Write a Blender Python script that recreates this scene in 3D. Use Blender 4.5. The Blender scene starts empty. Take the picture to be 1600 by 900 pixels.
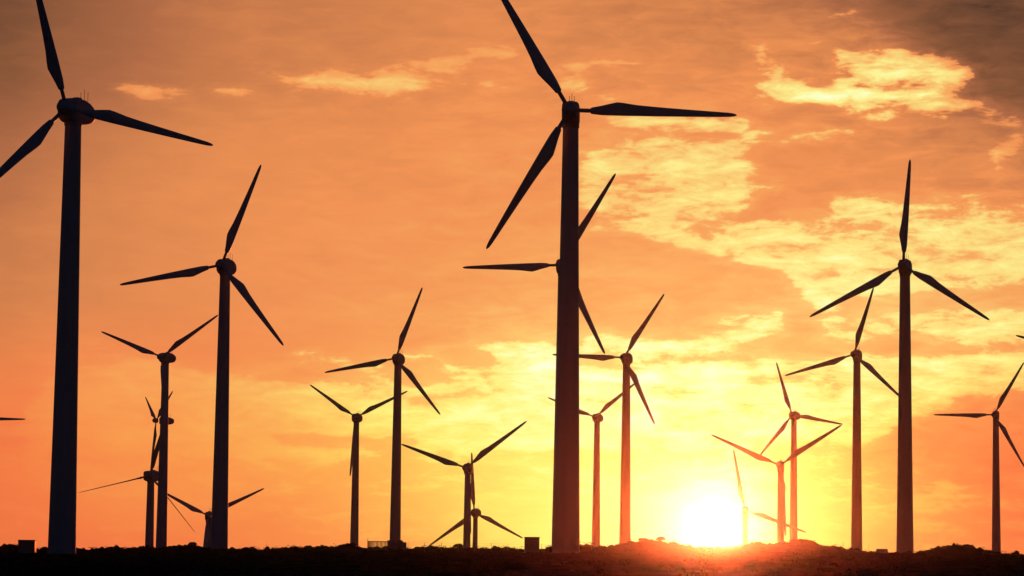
import bpy, bmesh, math, random
import numpy as np
from mathutils import Vector, Matrix, noise as mnoise

C = bpy.context.scene
col = C.collection
rad = math.radians

# ------------------------------------------------------------------ camera
F = 4500.0                      # focal length in photo pixels (1600 wide)
CAM = Vector((0, 0, 1.7))
PITCH = math.atan(412 / F)
ROLL = 0.0125
cd = bpy.data.cameras.new('camera')
cd.sensor_width = 36
cd.lens = 36 * F / 1600
cd.clip_start = 0.5
cd.clip_end = 9000
cam = bpy.data.objects.new('camera', cd)
col.objects.link(cam)
RM = Matrix.Rotation(math.pi / 2 + PITCH, 3, 'X') @ Matrix.Rotation(ROLL, 3, 'Z')
cam.matrix_world = Matrix.Translation(CAM) @ RM.to_4x4()
C.camera = cam
RMn = np.array(RM)


def ray(px, py):
    """direction with unit y for a pixel of the photograph"""
    v = RM @ Vector(((px - 800) / F, -(py - 450) / F, -1))
    return v / v.y


def at(px, py, d):
    return CAM + ray(px, py) * d


def to_px(az, el):
    """numpy: azimuth / elevation (radians) -> photo pixel"""
    v = np.stack([np.sin(az) * np.cos(el), np.cos(az) * np.cos(el), np.sin(el)], -1)
    c = v @ RMn
    return 800 + F * c[..., 0] / -c[..., 2], 450 - F * c[..., 1] / -c[..., 2]


# ------------------------------------------------------------------ colour management, world, sun
C.view_settings.view_transform = 'Standard'
C.view_settings.look = 'None'
C.view_settings.exposure = 0
C.view_settings.gamma = 1
C.view_settings.use_curve_mapping = False

sdir = ray(1118, 827).normalized()
SUN_AZ = math.atan2(sdir.x, sdir.y)
SUN_EL = math.asin(sdir.z)
SUN_E = 2.4
sl = bpy.data.lights.new('sun', 'SUN')
sl.energy = SUN_E
sl.angle = rad(0.53)
sl.color = (1.0, 0.14, 0.03)
so = bpy.data.objects.new('sun', sl)
so.rotation_euler = sdir.to_track_quat('Z', 'Y').to_euler()
so.location = (0, 0, 300)
col.objects.link(so)


# ---- the cloudscape: brightness t on a grid of azimuth and elevation
GX = np.arange(0, 1601, 100)
GY = [0, 75, 150, 225, 300, 375, 450, 525, 600, 675, 750, 825, 870]


def _tab(txt):
    return np.array([[float(a) for a in r.split()] for r in txt.strip().split('\n')])


# level of the shaded cloud and of the lit cloud, every 100 x 75 pixels
T_DARK = _tab('''
.13 .20 .27 .32 .34 .36 .40 .44 .44 .42 .38 .36 .32 .27 .18 .13 .11
.16 .24 .30 .35 .38 .40 .41 .45 .46 .45 .42 .42 .40 .37 .29 .15 .13
.19 .27 .32 .37 .40 .42 .44 .47 .48 .47 .47 .46 .45 .42 .35 .21 .17
.30 .36 .40 .44 .46 .47 .48 .50 .51 .52 .51 .50 .49 .47 .44 .38 .35
.33 .39 .42 .45 .47 .49 .50 .51 .52 .53 .53 .52 .49 .49 .49 .46 .42
.36 .41 .44 .46 .49 .50 .51 .52 .54 .56 .57 .57 .57 .58 .60 .58 .55
.38 .42 .45 .47 .49 .51 .53 .55 .57 .59 .61 .62 .62 .64 .66 .62 .58
.42 .46 .48 .49 .51 .53 .55 .57 .60 .63 .64 .64 .63 .64 .62 .60 .58
.50 .52 .54 .55 .56 .61 .66 .71 .78 .83 .84 .82 .78 .72 .64 .58 .55
.50 .55 .59 .60 .62 .65 .69 .75 .81 .85 .88 .87 .82 .73 .59 .53 .50
.49 .54 .58 .60 .62 .65 .71 .81 .90 .95 .98 .98 .94 .84 .66 .57 .51
.48 .50 .52 .52 .54 .58 .66 .76 .88 .95 .99 1.0 .95 .81 .66 .57 .50
.46 .48 .49 .49 .51 .54 .60 .70 .84 .93 .98 1.0 .93 .78 .63 .54 .48
''')
T_LIT = _tab('''
.24 .28 .34 .42 .44 .46 .48 .50 .51 .51 .50 .52 .50 .50 .48 .30 .20
.30 .36 .44 .48 .52 .56 .56 .56 .60 .62 .60 .64 .74 .86 .92 .66 .34
.36 .44 .62 .64 .64 .74 .74 .70 .68 .76 .72 .76 .90 .97 .98 .80 .50
.38 .44 .50 .54 .56 .58 .58 .62 .68 .84 .84 .84 .84 .82 .78 .68 .54
.40 .45 .50 .52 .55 .57 .58 .60 .68 .82 .84 .84 .88 .92 .94 .95 .92
.42 .47 .50 .53 .56 .57 .58 .58 .66 .78 .84 .90 .88 .86 .85 .84 .82
.44 .48 .52 .54 .57 .60 .62 .64 .68 .74 .84 .92 .98 .99 .94 .90 .88
.50 .54 .58 .62 .74 .84 .92 .99 1.02 1.05 1.05 1.03 1.0 .98 .96 .94 .92
.54 .58 .61 .63 .70 .79 .85 .92 1.0 1.03 1.05 1.05 1.03 .98 .93 .88 .84
.52 .57 .60 .62 .68 .78 .96 1.0 1.02 1.07 1.08 1.08 1.05 .98 .93 .72 .66
.52 .57 .61 .62 .65 .70 .78 .85 .93 .97 1.0 1.0 .98 .91 .78 .70 .62
.50 .53 .55 .57 .58 .62 .70 .77 .87 .94 .98 1.0 .96 .84 .73 .65 .58
.49 .50 .52 .54 .56 .60 .68 .75 .86 .94 .98 1.0 .94 .82 .70 .62 .56
''')
SOFT = 20.0


def bilin(tab, x, y):
    x = np.clip(np.asarray(x, float) / 100, 0, 15.999)
    yy = np.interp(y, GY, np.arange(len(GY)))
    yy = np.clip(yy, 0, len(GY) - 1.001)
    i, j = x.astype(int), yy.astype(int)
    fx, fy = x - i, yy - j
    return tab[j, i] * (1 - fx) * (1 - fy) + tab[j, i + 1] * fx * (1 - fy) + tab[j + 1, i] * (1 - fx) * fy + tab[j + 1, i + 1] * fx * fy


def dark_level(x, y):
    return float(bilin(T_DARK, np.array(x), np.array(y)))


def sky_canvas():
    S = 4
    X0, X1, Y0, Y1 = -240, 1840, -120, 960
    xs = np.arange(X0, X1, S, float)
    ys = np.arange(Y0, Y1, S, float)
    T = np.full((len(ys), len(xs)), .14)
    XX, YY = np.meshgrid(xs, ys)

    def stroke(pts, w, t, k=0.9):
        nonlocal T
        D = np.full(XX.shape, 1e9)
        for (x0, y0), (x1, y1) in zip(pts[:-1], pts[1:]):
            dx, dy = x1 - x0, y1 - y0
            L = dx * dx + dy * dy
            s = np.clip(((XX - x0) * dx + (YY - y0) * dy) / L, 0, 1)
            D = np.minimum(D, np.hypot((XX - x0 - s * dx) * 0.55, YY - y0 - s * dy))
        lit = t is not None and t > dark_level(x1, y1)
        v = (w * .9 - D) / (2 * SOFT)
        if lit: T = np.maximum(T, np.clip(.5 + v, 0, 1) * min(1, k + .1))
        else: T = np.minimum(T, np.clip(.46 - v * 1.3, 0, 1))

    def poly(pts, t, k=0.85, soft=8):
        nonlocal T
        ins = np.zeros(XX.shape, bool)
        D = np.full(XX.shape, 1e9)
        n = len(pts)
        for i in range(n):
            (x0, y0), (x1, y1) = pts[i], pts[(i + 1) % n]
            if y0 != y1:
                c = ((YY < y0) != (YY < y1)) & (XX < (x1 - x0) * (YY - y0) / (y1 - y0) + x0)
                ins ^= c
            dx, dy = x1 - x0, y1 - y0
            L = dx * dx + dy * dy
            s = np.clip(((XX - x0) * dx + (YY - y0) * dy) / L, 0, 1)
            D = np.minimum(D, np.hypot(XX - x0 - s * dx, YY - y0 - s * dy))
        sd = np.where(ins, D, -D)
        v = sd / (2 * SOFT)
        cx = sum(p[0] for p in pts) / n; cy = sum(p[1] for p in pts) / n
        if t > dark_level(cx, cy) + .05: T = np.maximum(T, np.clip(.5 + v, 0, .5 + k * .4))
        else: T = np.minimum(T, np.clip(.5 - v, 0, 1))

    T = T + .30 * np.clip((YY - 560) / 60, 0, 1)
    poly([(60, 590), (240, 565), (420, 596), (600, 610), (900, 570), (1300, 560), (1500, 560), (1420, 640), (1330, 690), (1000, 700), (400, 720), (60, 700)], .9, .35)
    # broad lit field behind the broken cloud
    poly([(905, 235), (1130, 215), (1180, 250), (1165, 330), (1330, 365), (1600, 350), (1840, 350), (1840, 420),
          (1300, 470), (1230, 415), (1060, 385), (960, 350), (905, 370)], .8, .24)
    poly([(1290, 95), (1400, 85), (1500, 105), (1512, 135), (1480, 150), (1540, 172), (1560, 186), (1450, 178), (1400, 160), (1240, 160), (1215, 140), (1330, 130)], .9, .3)
    stroke([(1180, 82), (1205, 112), (1235, 140), (1300, 152)], 9, .8)
    stroke([(1360, 178), (1420, 186)], 5, .8, .8)
    stroke([(1540, 215), (1580, 250), (1560, 270)], 12, .6, .5)
    stroke([(1100, 20), (1180, 40), (1260, 30)], 10, .6, .42)
    stroke([(820, 30), (900, 45), (1000, 20)], 12, .6, .42)
    stroke([(940, 285), (1130, 275)], 7, .8)
    stroke([(920, 325), (1020, 322), (1150, 335)], 9, .8, .7)
    stroke([(960, 345), (1200, 352), (1300, 365)], 8, .8, .6)
    stroke([(1120, 385), (1300, 378), (1600, 375)], 9, .8, .6)
    stroke([(1250, 410), (1400, 412), (1600, 410)], 10, .8, .5)
    stroke([(1340, 440), (1500, 445), (1640, 440)], 9, .8, .4)
    # dark masses
    poly([(1425, -120), (1455, 0), (1480, 40), (1500, 90), (1515, 130), (1560, 165), (1640, 190), (1840, 200), (1840, -120)], .0, .8, 12)
    stroke([(1500, 186), (1620, 186)], 8, .0)
    poly([(1165, 270), (1200, 235), (1330, 205), (1420, 215), (1500, 245), (1560, 290), (1600, 300), (1480, 306),
          (1330, 300), (1250, 330), (1190, 325), (1165, 305)], .49, .9, 7)
    stroke([(1320, 345), (1345, 350)], 12, .52)
    stroke([(1045, 362), (1130, 360)], 7, .54)
    poly([(905, 360), (950, 350), (1010, 362), (1045, 385), (1100, 400), (1160, 412), (1215, 420), (1238, 440), (1250, 470),
          (1320, 500), (1345, 525), (1290, 535), (1210, 528), (1150, 505), (1090, 515), (1010, 530), (940, 525), (905, 500)], .61, .9, 6)
    poly([(1120, 480), (1215, 500), (1300, 505), (1350, 520), (1300, 540), (1220, 528), (1160, 512)], .64, .8, 6)
    stroke([(1450, 512), (1600, 522), (1700, 525)], 10, .60)
    stroke([(1560, 560), (1700, 560)], 10, .62)
    poly([(1400, 555), (1620, 555), (1840, 560), (1840, 600), (1560, 610), (1480, 625), (1400, 665), (1350, 690)], .95, .3)
    poly([(1330, 700), (1400, 672), (1432, 650), (1480, 632), (1520, 610), (1545, 612), (1575, 622), (1610, 610), (1840, 600),
          (1840, 740), (1500, 740), (1400, 730)], .53, .85, 6)
    stroke([(455, 690), (540, 688), (640, 700)], 10, .66)
    poly([(380, 470), (600, 470), (760, 520), (640, 548), (560, 556), (445, 552), (430, 590), (330, 570), (180, 520), (0, 470)], .53, .5, 10)
    stroke([(780, 98), (840, 100)], 9, .45)
    stroke([(680, 105), (740, 108)], 7, .45)
    stroke([(900, 135), (1000, 150), (1180, 150)], 18, .49)
    stroke([(950, 190), (1150, 188)], 12, .50)
    # bright wisps
    stroke([(462, 132), (500, 122), (560, 130), (640, 135)], 13, .70)
    stroke([(640, 132), (720, 130), (810, 126)], 6, .64)
    stroke([(200, 140), (235, 140), (272, 147)], 8, .58)
    stroke([(345, 138), (378, 145)], 9, .58)
    stroke([(400, 100), (412, 108)], 8, .48)
    stroke([(600, 110), (700, 98), (800, 80)], 9, .55)
    stroke([(870, 106), (930, 102), (1002, 108)], 7, .68)
    stroke([(940, 65), (1000, 25)], 14, .50, .5)
    stroke([(1050, 63), (1065, 64)], 6, .55)
    stroke([(1170, 70), (1190, 95), (1220, 112)], 7, .66)
    stroke([(1200, 100), (1225, 130), (1300, 145)], 8, .80)
    stroke([(1230, 70), (1290, 52), (1380, 46), (1450, 60), (1470, 80)], 12, .58, .32)
    stroke([(1290, 22), (1340, 20)], 7, .50)
    stroke([(1285, 75), (1330, 95), (1420, 92), (1480, 95)], 10, .80)
    stroke([(1340, 112), (1420, 112), (1495, 118)], 16, .90)
    stroke([(1225, 142), (1330, 146), (1440, 152)], 13, .86)
    stroke([(1350, 130), (1380, 132)], 8, .60)
    stroke([(1440, 150), (1500, 165), (1550, 178)], 8, .70)
    stroke([(1452, 182), (1480, 186)], 6, .76)
    stroke([(1560, 240), (1580, 225)], 12, .48)
    stroke([(920, 240), (1000, 222), (1080, 226), (1180, 214), (1345, 211)], 7, .76)
    stroke([(930, 262), (1020, 250), (1120, 258)], 9, .76)
    stroke([(920, 252), (960, 262)], 6, .56)
    stroke([(1000, 275), (1100, 288)], 8, .74)
    stroke([(1146, 256), (1166, 260)], 6, .84)
    stroke([(1155, 283), (1210, 280)], 6, .82)
    stroke([(910, 310), (960, 300), (1010, 302)], 6, .80)
    stroke([(1290, 317), (1390, 320), (1470, 314), (1640, 318)], 7, .88)
    stroke([(1300, 333), (1400, 342), (1480, 346), (1640, 348)], 9, .86)
    stroke([(1480, 330), (1560, 332)], 4, .66)
    stroke([(1040, 372), (1092, 374)], 7, .88)
    stroke([(1188, 380), (1232, 378)], 5, .86)
    stroke([(1315, 396), (1400, 393)], 8, .84)
    stroke([(1236, 420), (1248, 440), (1275, 462), (1320, 486)], 11, .95)
    stroke([(1325, 488), (1290, 520), (1340, 525)], 8, .90)
    stroke([(1125, 502), (1165, 498), (1205, 500)], 8, .95)
    stroke([(1205, 503), (1150, 530), (1060, 548), (1000, 540), (945, 528), (912, 545)], 12, .99)
    stroke([(772, 540), (810, 543), (860, 550)], 12, .95)
    stroke([(790, 560), (860, 572)], 10, .96)
    stroke([(445, 560), (520, 563), (600, 578)], 6, .78)
    stroke([(640, 562), (720, 572), (800, 573), (860, 580)], 8, .87)
    stroke([(360, 600), (450, 606), (590, 598)], 5, .74)
    stroke([(130, 545), (240, 565), (330, 590)], 9, .62, .7)
    stroke([(1340, 530), (1400, 500), (1480, 488), (1640, 492)], 9, .82)
    stroke([(1420, 514), (1480, 520), (1560, 536), (1640, 540)], 6, .88)
    stroke([(1428, 575), (1500, 579), (1562, 572)], 4, .84)
    stroke([(640, 672), (700, 662), (790, 665)], 9, .93)
    stroke([(820, 672), (870, 680)], 6, .92)
    stroke([(905, 686), (1000, 684), (1060, 676), (1150, 668), (1240, 674), (1310, 668)], 6, 1.04)
    stroke([(900, 700), (1300, 700)], 8, .93, .6)
    stroke([(1330, 640), (1365, 680), (1400, 650)], 11, .92)
    stroke([(460, 672), (560, 665)], 8, .70, .7)
    stroke([(450, 745), (560, 740)], 6, .66, .6)
    stroke([(640, 760), (700, 762)], 5, .82, .6)
    stroke([(1455, 765), (1475, 755)], 9, .70)
    stroke([(1525, 745), (1540, 740)], 7, .66)
    stroke([(1420, 784), (1500, 788), (1640, 796)], 4, .70)
    stroke([(1440, 820), (1560, 822)], 4, .64)
    stroke([(1010, 655), (1330, 655)], 3, 0.0)
    stroke([(930, 625), (1060, 615), (1180, 625)], 4, 0.0)
    stroke([(1130, 590), (1300, 600)], 4, 0.0)
    stroke([(1240, 560), (1290, 570)], 6, 0.0)
    stroke([(650, 620), (800, 612)], 5, 0.0)
    stroke([(900, 725), (1060, 730)], 4, 0.0)
    stroke([(640, 735), (800, 730)], 5, 0.0)
    stroke([(1200, 735), (1330, 740)], 5, 0.0)
    stroke([(1000, 152), (1180, 168)], 14, 0.0)
    stroke([(930, 130), (1020, 140), (1160, 130)], 14, 0.0)
    stroke([(1230, 108), (1300, 118)], 6, 0.0)
    stroke([(1262, 130), (1320, 128)], 4, 0.0)
    stroke([(1370, 133), (1450, 135)], 4, 0.0)
    stroke([(1470, 152), (1520, 168), (1580, 186)], 8, .9, .9)
    stroke([(1380, 190), (1480, 196), (1620, 205)], 9, .9, .42)
    stroke([(1400, 215), (1520, 225), (1640, 235)], 9, .9, .38)
    stroke([(1335, 172), (1400, 184)], 7, .9, .9)
    stroke([(1560, 232), (1600, 262)], 12, .9, .45)
    stroke([(1270, 112), (1330, 120)], 5, .9, .5)
    stroke([(935, 343), (1000, 352), (1052, 376), (1100, 388), (1165, 402), (1236, 412)], 6, .95, .9)
    for a, b, c in ((930, 1010, 240), (960, 1090, 268), (900, 980, 290), (1010, 1110, 312), (1060, 1180, 345), (930, 1000, 336),
                    (1480, 1600, 333), (1250, 1330, 352), (1380, 1500, 366), (1270, 1400, 384), (1430, 1600, 396), (1290, 1380, 428),
                    (1450, 1580, 425), (1440, 1600, 458), (1300, 1390, 455)):
        stroke([(a, c), (b, c + 3)], 3, 0.0)
    return xs, ys, T


SKY_NX, SKY_NY = 64, 54
AZ0, AZ1 = rad(-11.4), rad(11.4)
EL0, EL1 = rad(-0.25), rad(11.2)


def sky_grid():
    xs, ys, T = sky_canvas()
    az = np.linspace(AZ0, AZ1, SKY_NX)
    el = np.linspace(EL0, EL1, SKY_NY)
    A, E = np.meshgrid(az, el)
    out = np.zeros(A.shape)
    for da in (-.3, 0, .3):
        for de in (-.25, .25):
            px, py = to_px(A + da * (az[1] - az[0]), E + de * (el[1] - el[0]))
            ix = np.clip((px - xs[0]) / 4, 0, len(xs) - 1.001)
            iy = np.clip((py - ys[0]) / 4, 0, len(ys) - 1.001)
            i, j = ix.astype(int), iy.astype(int)
            fx, fy = ix - i, iy - j
            out += (T[j, i] * (1 - fx) * (1 - fy) + T[j, i + 1] * fx * (1 - fy) + T[j + 1, i] * (1 - fx) * fy + T[j + 1, i + 1] * fx * fy) / 6
    return out


NLR = 12


def level_grid():
    az = np.linspace(AZ0, AZ1, 32)
    el = np.linspace(EL0, EL1, NLR)
    A, E = np.meshgrid(az, el)
    px, py = to_px(A, E)
    return bilin(T_DARK, px, py), bilin(T_LIT, px, py)


def lin(c):
    return tuple((v / 255 / 12.92) if v / 255 <= .04045 else ((v / 255 + .055) / 1.055) ** 2.4 for v in c)


def build_world():
    w = bpy.data.worlds.new('World')
    C.world = w
    w.use_nodes = True
    nt = w.node_tree
    nt.nodes.clear()
    L = nt.links.new

    def sock(n, i, v):
        if isinstance(v, bpy.types.NodeSocket):
            L(v, n.inputs[i])
        elif v is not None:
            n.inputs[i].default_value = v

    def M(op, a, b=None, c=None, clamp=False):
        n = nt.nodes.new('ShaderNodeMath'); n.operation = op; n.use_clamp = clamp
        sock(n, 0, a); sock(n, 1, b); sock(n, 2, c)
        return n.outputs[0]

    def V(op, a, b=None):
        n = nt.nodes.new('ShaderNodeVectorMath'); n.operation = op
        sock(n, 0, a); sock(n, 1, b)
        return n.outputs['Value'] if op in ('DOT_PRODUCT', 'LENGTH') else n.outputs[0]

    def smooth(x, a, b, lo=0.0, hi=1.0):
        n = nt.nodes.new('ShaderNodeMapRange'); n.interpolation_type = 'SMOOTHSTEP'
        sock(n, 0, x); n.inputs[1].default_value = a; n.inputs[2].default_value = b
        n.inputs[3].default_value = lo; n.inputs[4].default_value = hi
        return n.outputs[0]

    def comb(x, y, z=0.0):
        n = nt.nodes.new('ShaderNodeCombineXYZ'); sock(n, 0, x); sock(n, 1, y); sock(n, 2, z)
        return n.outputs[0]

    def noise(vec, scale, detail, rough=.5, dist=0.0, colr=False):
        n = nt.nodes.new('ShaderNodeTexNoise'); L(vec, n.inputs['Vector'])
        n.inputs['Scale'].default_value = scale; n.inputs['Detail'].default_value = detail
        n.inputs['Roughness'].default_value = rough; n.inputs['Distortion'].default_value = dist
        return n.outputs['Color' if colr else 'Fac']

    def ramp(fac, stops, interp='LINEAR'):
        n = nt.nodes.new('ShaderNodeValToRGB'); n.color_ramp.interpolation = interp
        L(fac, n.inputs[0])
        e = n.color_ramp.elements
        for k, (p, c) in enumerate(stops):
            if k < 2:
                e[k].position = p
            else:
                e.new(p)
        for k, (p, c) in enumerate(stops):
            e[k].position = p
            e[k].color = (*c, 1)
        return n.outputs[0]

    def mixc(f, a, b):
        n = nt.nodes.new('ShaderNodeMix'); n.data_type = 'RGBA'
        sock(n, 0, f); sock(n, 6, a); sock(n, 7, b)
        return n.outputs[2]

    tc = nt.nodes.new('ShaderNodeTexCoord')
    d = V('NORMALIZE', tc.outputs['Generated'])
    sp = nt.nodes.new('ShaderNodeSeparateXYZ'); L(d, sp.inputs[0])
    az = M('ARCTAN2', sp.outputs[0], sp.outputs[1])
    el = M('ARCSINE', sp.outputs[2])
    # cloud-edge break-up: the look-up is displaced by fractal noise
    v1 = comb(M('MULTIPLY', az, 30.0), M('MULTIPLY', el, 62.0), 3.1)
    nz = noise(v1, 1.0, 5, .58, colr=True)
    v1b = comb(M('MULTIPLY', az, 110.0), M('MULTIPLY', el, 240.0), 7.7)
    nzb = noise(v1b, 1.0, 5, .62, colr=True)
    s1 = nt.nodes.new('ShaderNodeSeparateXYZ'); L(nz, s1.inputs[0])
    s2 = nt.nodes.new('ShaderNodeSeparateXYZ'); L(nzb, s2.inputs[0])
    az2 = M('ADD', M('MULTIPLY_ADD', M('SUBTRACT', s1.outputs[0], .5), rad(1.1), az), M('MULTIPLY', M('SUBTRACT', s2.outputs[0], .5), rad(.35)))
    el2 = M('ADD', M('MULTIPLY_ADD', M('SUBTRACT', s1.outputs[1], .5), rad(.40), el), M('MULTIPLY', M('SUBTRACT', s2.outputs[1], .5), rad(.16)))
    u = M('DIVIDE', M('SUBTRACT', az2, AZ0), AZ1 - AZ0)
    u1 = M('MULTIPLY', u, 63 / 31.0)                 # columns 0..31
    u2 = M('MULTIPLY_ADD', u, 63 / 31.0, -32 / 31.0)  # columns 32..63
    # columns 31..32 blend
    sel = M('MULTIPLY_ADD', u, 63.0, -31.0, clamp=True)
    r = M('MULTIPLY', M('DIVIDE', M('SUBTRACT', el2, EL0), EL1 - EL0), SKY_NY - 1.0)
    r = M('MINIMUM', M('MAXIMUM', r, 0.0), SKY_NY - 1.001)
    rv = comb(r, r, r)
    G = sky_grid()
    acc = None
    for j in range(0, SKY_NY, 3):
        wv = V('MAXIMUM', V('SUBTRACT', (1, 1, 1), V('ABSOLUTE', V('SUBTRACT', rv, (j, j + 1, j + 2)))), (0, 0, 0))
        ca = ramp(u1, [(k / 31, (G[j, k], G[j + 1, k], G[j + 2, k])) for k in range(32)])
        cb = ramp(u2, [(k / 31, (G[j, k + 32], G[j + 1, k + 32], G[j + 2, k + 32])) for k in range(32)])
        mc = mixc(sel, ca, cb)
        acc_j = V('DOT_PRODUCT', mc, wv)
        acc = acc_j if acc is None else M('ADD', acc, acc_j)
    # levels of shaded and lit cloud (smooth)
    GD, GL = level_grid()
    r3 = M('MULTIPLY', M('DIVIDE', M('SUBTRACT', el, EL0), EL1 - EL0), NLR - 1.0)
    r3 = M('MINIMUM', M('MAXIMUM', r3, 0.0), NLR - 1.001)
    u3 = M('DIVIDE', M('SUBTRACT', az, AZ0), AZ1 - AZ0)
    r3v = comb(r3, r3, r3)
    tD = tL = None
    for j in range(0, NLR, 3):
        wj = V('MAXIMUM', V('SUBTRACT', (1, 1, 1), V('ABSOLUTE', V('SUBTRACT', r3v, (j, j + 1, j + 2)))), (0, 0, 0))
        a = V('DOT_PRODUCT', ramp(u3, [(k / 31, (GD[j, k], GD[j + 1, k], GD[j + 2, k])) for k in range(32)]), wj)
        tD = a if tD is None else M('ADD', tD, a)
        b = V('DOT_PRODUCT', ramp(u3, [(k / 31, (GL[j, k], GL[j + 1, k], GL[j + 2, k])) for k in range(32)]), wj)
        tL = b if tL is None else M('ADD', tL, b)
    # coverage broken up by fractal noise, then cut to a cloud edge
    v2 = comb(M('MULTIPLY', az, 58.0), M('MULTIPLY', el, 200.0), 11.3)
    n2 = noise(v2, 1.0, 7, .6, .5)
    v4 = comb(M('MULTIPLY', az, 210.0), M('MULTIPLY', el, 520.0), 21.3)
    n4 = noise(v4, 1.0, 6, .62, .3)
    v3 = comb(M('MULTIPLY', az, 16.0), M('MULTIPLY', el, 44.0), 1.3)
    n3 = noise(v3, 1.0, 4, .55, .3)
    cov = M('ADD', acc, M('ADD', M('MULTIPLY', M('SUBTRACT', n2, .5), .60), M('MULTIPLY', M('SUBTRACT', n4, .5), .26)))
    m1 = smooth(cov, .43, .545)
    m2 = smooth(cov, .48, .80)
    m0 = smooth(M('MULTIPLY_ADD', M('SUBTRACT', n3, .5), .8, cov), .12, .5)
    lit = M('ADD', M('MULTIPLY', m0, .14), M('ADD', M('MULTIPLY', m1, .46), M('MULTIPLY', m2, .54)))
    t = M('ADD', tD, M('MULTIPLY', M('SUBTRACT', tL, tD), lit))
    amp = M('MULTIPLY', smooth(az, rad(-7), rad(3), .06, .20), smooth(el, rad(0.3), rad(2.5), .45, 1.0))
    t = M('ADD', t, M('MULTIPLY', M('SUBTRACT', n2, .5), amp))
    t = M('ADD', t, M('MULTIPLY', M('SUBTRACT', n3, .5), .07))
    # outside the mapped part of the sky: the same deck, fading with distance from the sun
    daz = M('SUBTRACT', az, SUN_AZ)
    f1 = M('EXPONENT', M('MULTIPLY', M('MULTIPLY', daz, daz), -1.0 / rad(22) ** 2))
    f2 = M('EXPONENT', M('MULTIPLY', M('ABSOLUTE', el), -1.0 / rad(15)))
    nfar = noise(V('MULTIPLY', d, (1, 1, 3.5)), 5.0, 6, .55, .3)
    tout = M('MULTIPLY', M('MULTIPLY', f1, f2), M('MULTIPLY_ADD', nfar, .45, .22))
    wa = smooth(M('ABSOLUTE', az), rad(10.6), rad(17))
    we = smooth(el, rad(10.9), rad(17))
    wo = M('MAXIMUM', wa, we)
    t = M('ADD', M('MULTIPLY', t, M('SUBTRACT', 1.0, wo)), M('MULTIPLY', tout, wo))
    tf = M('DIVIDE', t, 1.2, clamp=True)
    hi = [(0, (0, 0, 0)), (.06, (34, 24, 23)), (.1, (98, 65, 47)), (.2, (140, 88, 58)), (.3, (176, 107, 70)), (.4, (212, 130, 78)), (.5, (240, 147, 85)),
          (.6, (246, 168, 95)), (.7, (248, 196, 112)), (.8, (251, 224, 130)), (.9, (252, 243, 150)), (1.0, (250, 255, 186)), (1.15, (255, 255, 235))]
    lo = [(0, (0, 0, 0)), (.06, (34, 22, 20)), (.1, (90, 50, 36)), (.2, (140, 74, 46)), (.3, (185, 92, 52)), (.4, (222, 105, 58)), (.5, (243, 122, 68)),
          (.6, (248, 150, 76)), (.7, (250, 180, 84)), (.8, (251, 210, 96)), (.9, (250, 238, 112)), (1.0, (246, 255, 150)), (1.15, (255, 255, 225))]
    chi = ramp(tf, [(p / 1.2, lin(c)) for p, c in hi])
    clo = ramp(tf, [(p / 1.2, lin(c)) for p, c in lo])
    wl = smooth(el, rad(5.4), rad(1.4))
    c = mixc(wl, chi, clo)
    # the sun's disc and its bright aureole, by angle from the sun
    ang = V('LENGTH', V('SUBTRACT', d, tuple(sdir)))
    disc = smooth(ang, rad(.30), rad(.24))
    g1 = M('EXPONENT', M('MULTIPLY', M('MULTIPLY', ang, ang), -1 / rad(.33) ** 2))
    g2 = M('EXPONENT', M('MULTIPLY', ang, -1 / rad(1.3)))
    def scale(cc, f):
        return V('MULTIPLY', comb(f, f, f), cc)
    c = V('ADD', c, scale((6.0, 5.6, 4.6), disc))
    c = V('ADD', c, scale((.5, .45, .35), g1))
    c = V('ADD', c, scale((.10, .09, .03), g2))
    # below the horizon: dim ground tone
    c = mixc(smooth(el, rad(-.4), rad(-1.5)), c, (.01, .006, .004, 1))
    # clear dusk sky above and behind
    sky = nt.nodes.new('ShaderNodeTexSky')
    sky.sky_type = 'NISHITA'; sky.sun_disc = False
    sky.sun_elevation = SUN_EL; sky.sun_rotation = SUN_AZ
    sky.air_density = 1.0; sky.dust_density = 0.6; sky.ozone_density = 4.0
    wn = M('MULTIPLY', wo, .05)
    c = V('ADD', c, V('MULTIPLY', sky.outputs[0], comb(wn, wn, wn)))
    bg = nt.nodes.new('ShaderNodeBackground')
    L(c, bg.inputs[0]); bg.inputs[1].default_value = 1.0
    out = nt.nodes.new('ShaderNodeOutputWorld')
    L(bg.outputs[0], out.inputs[0])
    w.cycles.sampling_method = 'MANUAL'
    w.cycles.sample_map_resolution = 512


build_world()

# ------------------------------------------------------------------ materials


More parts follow.
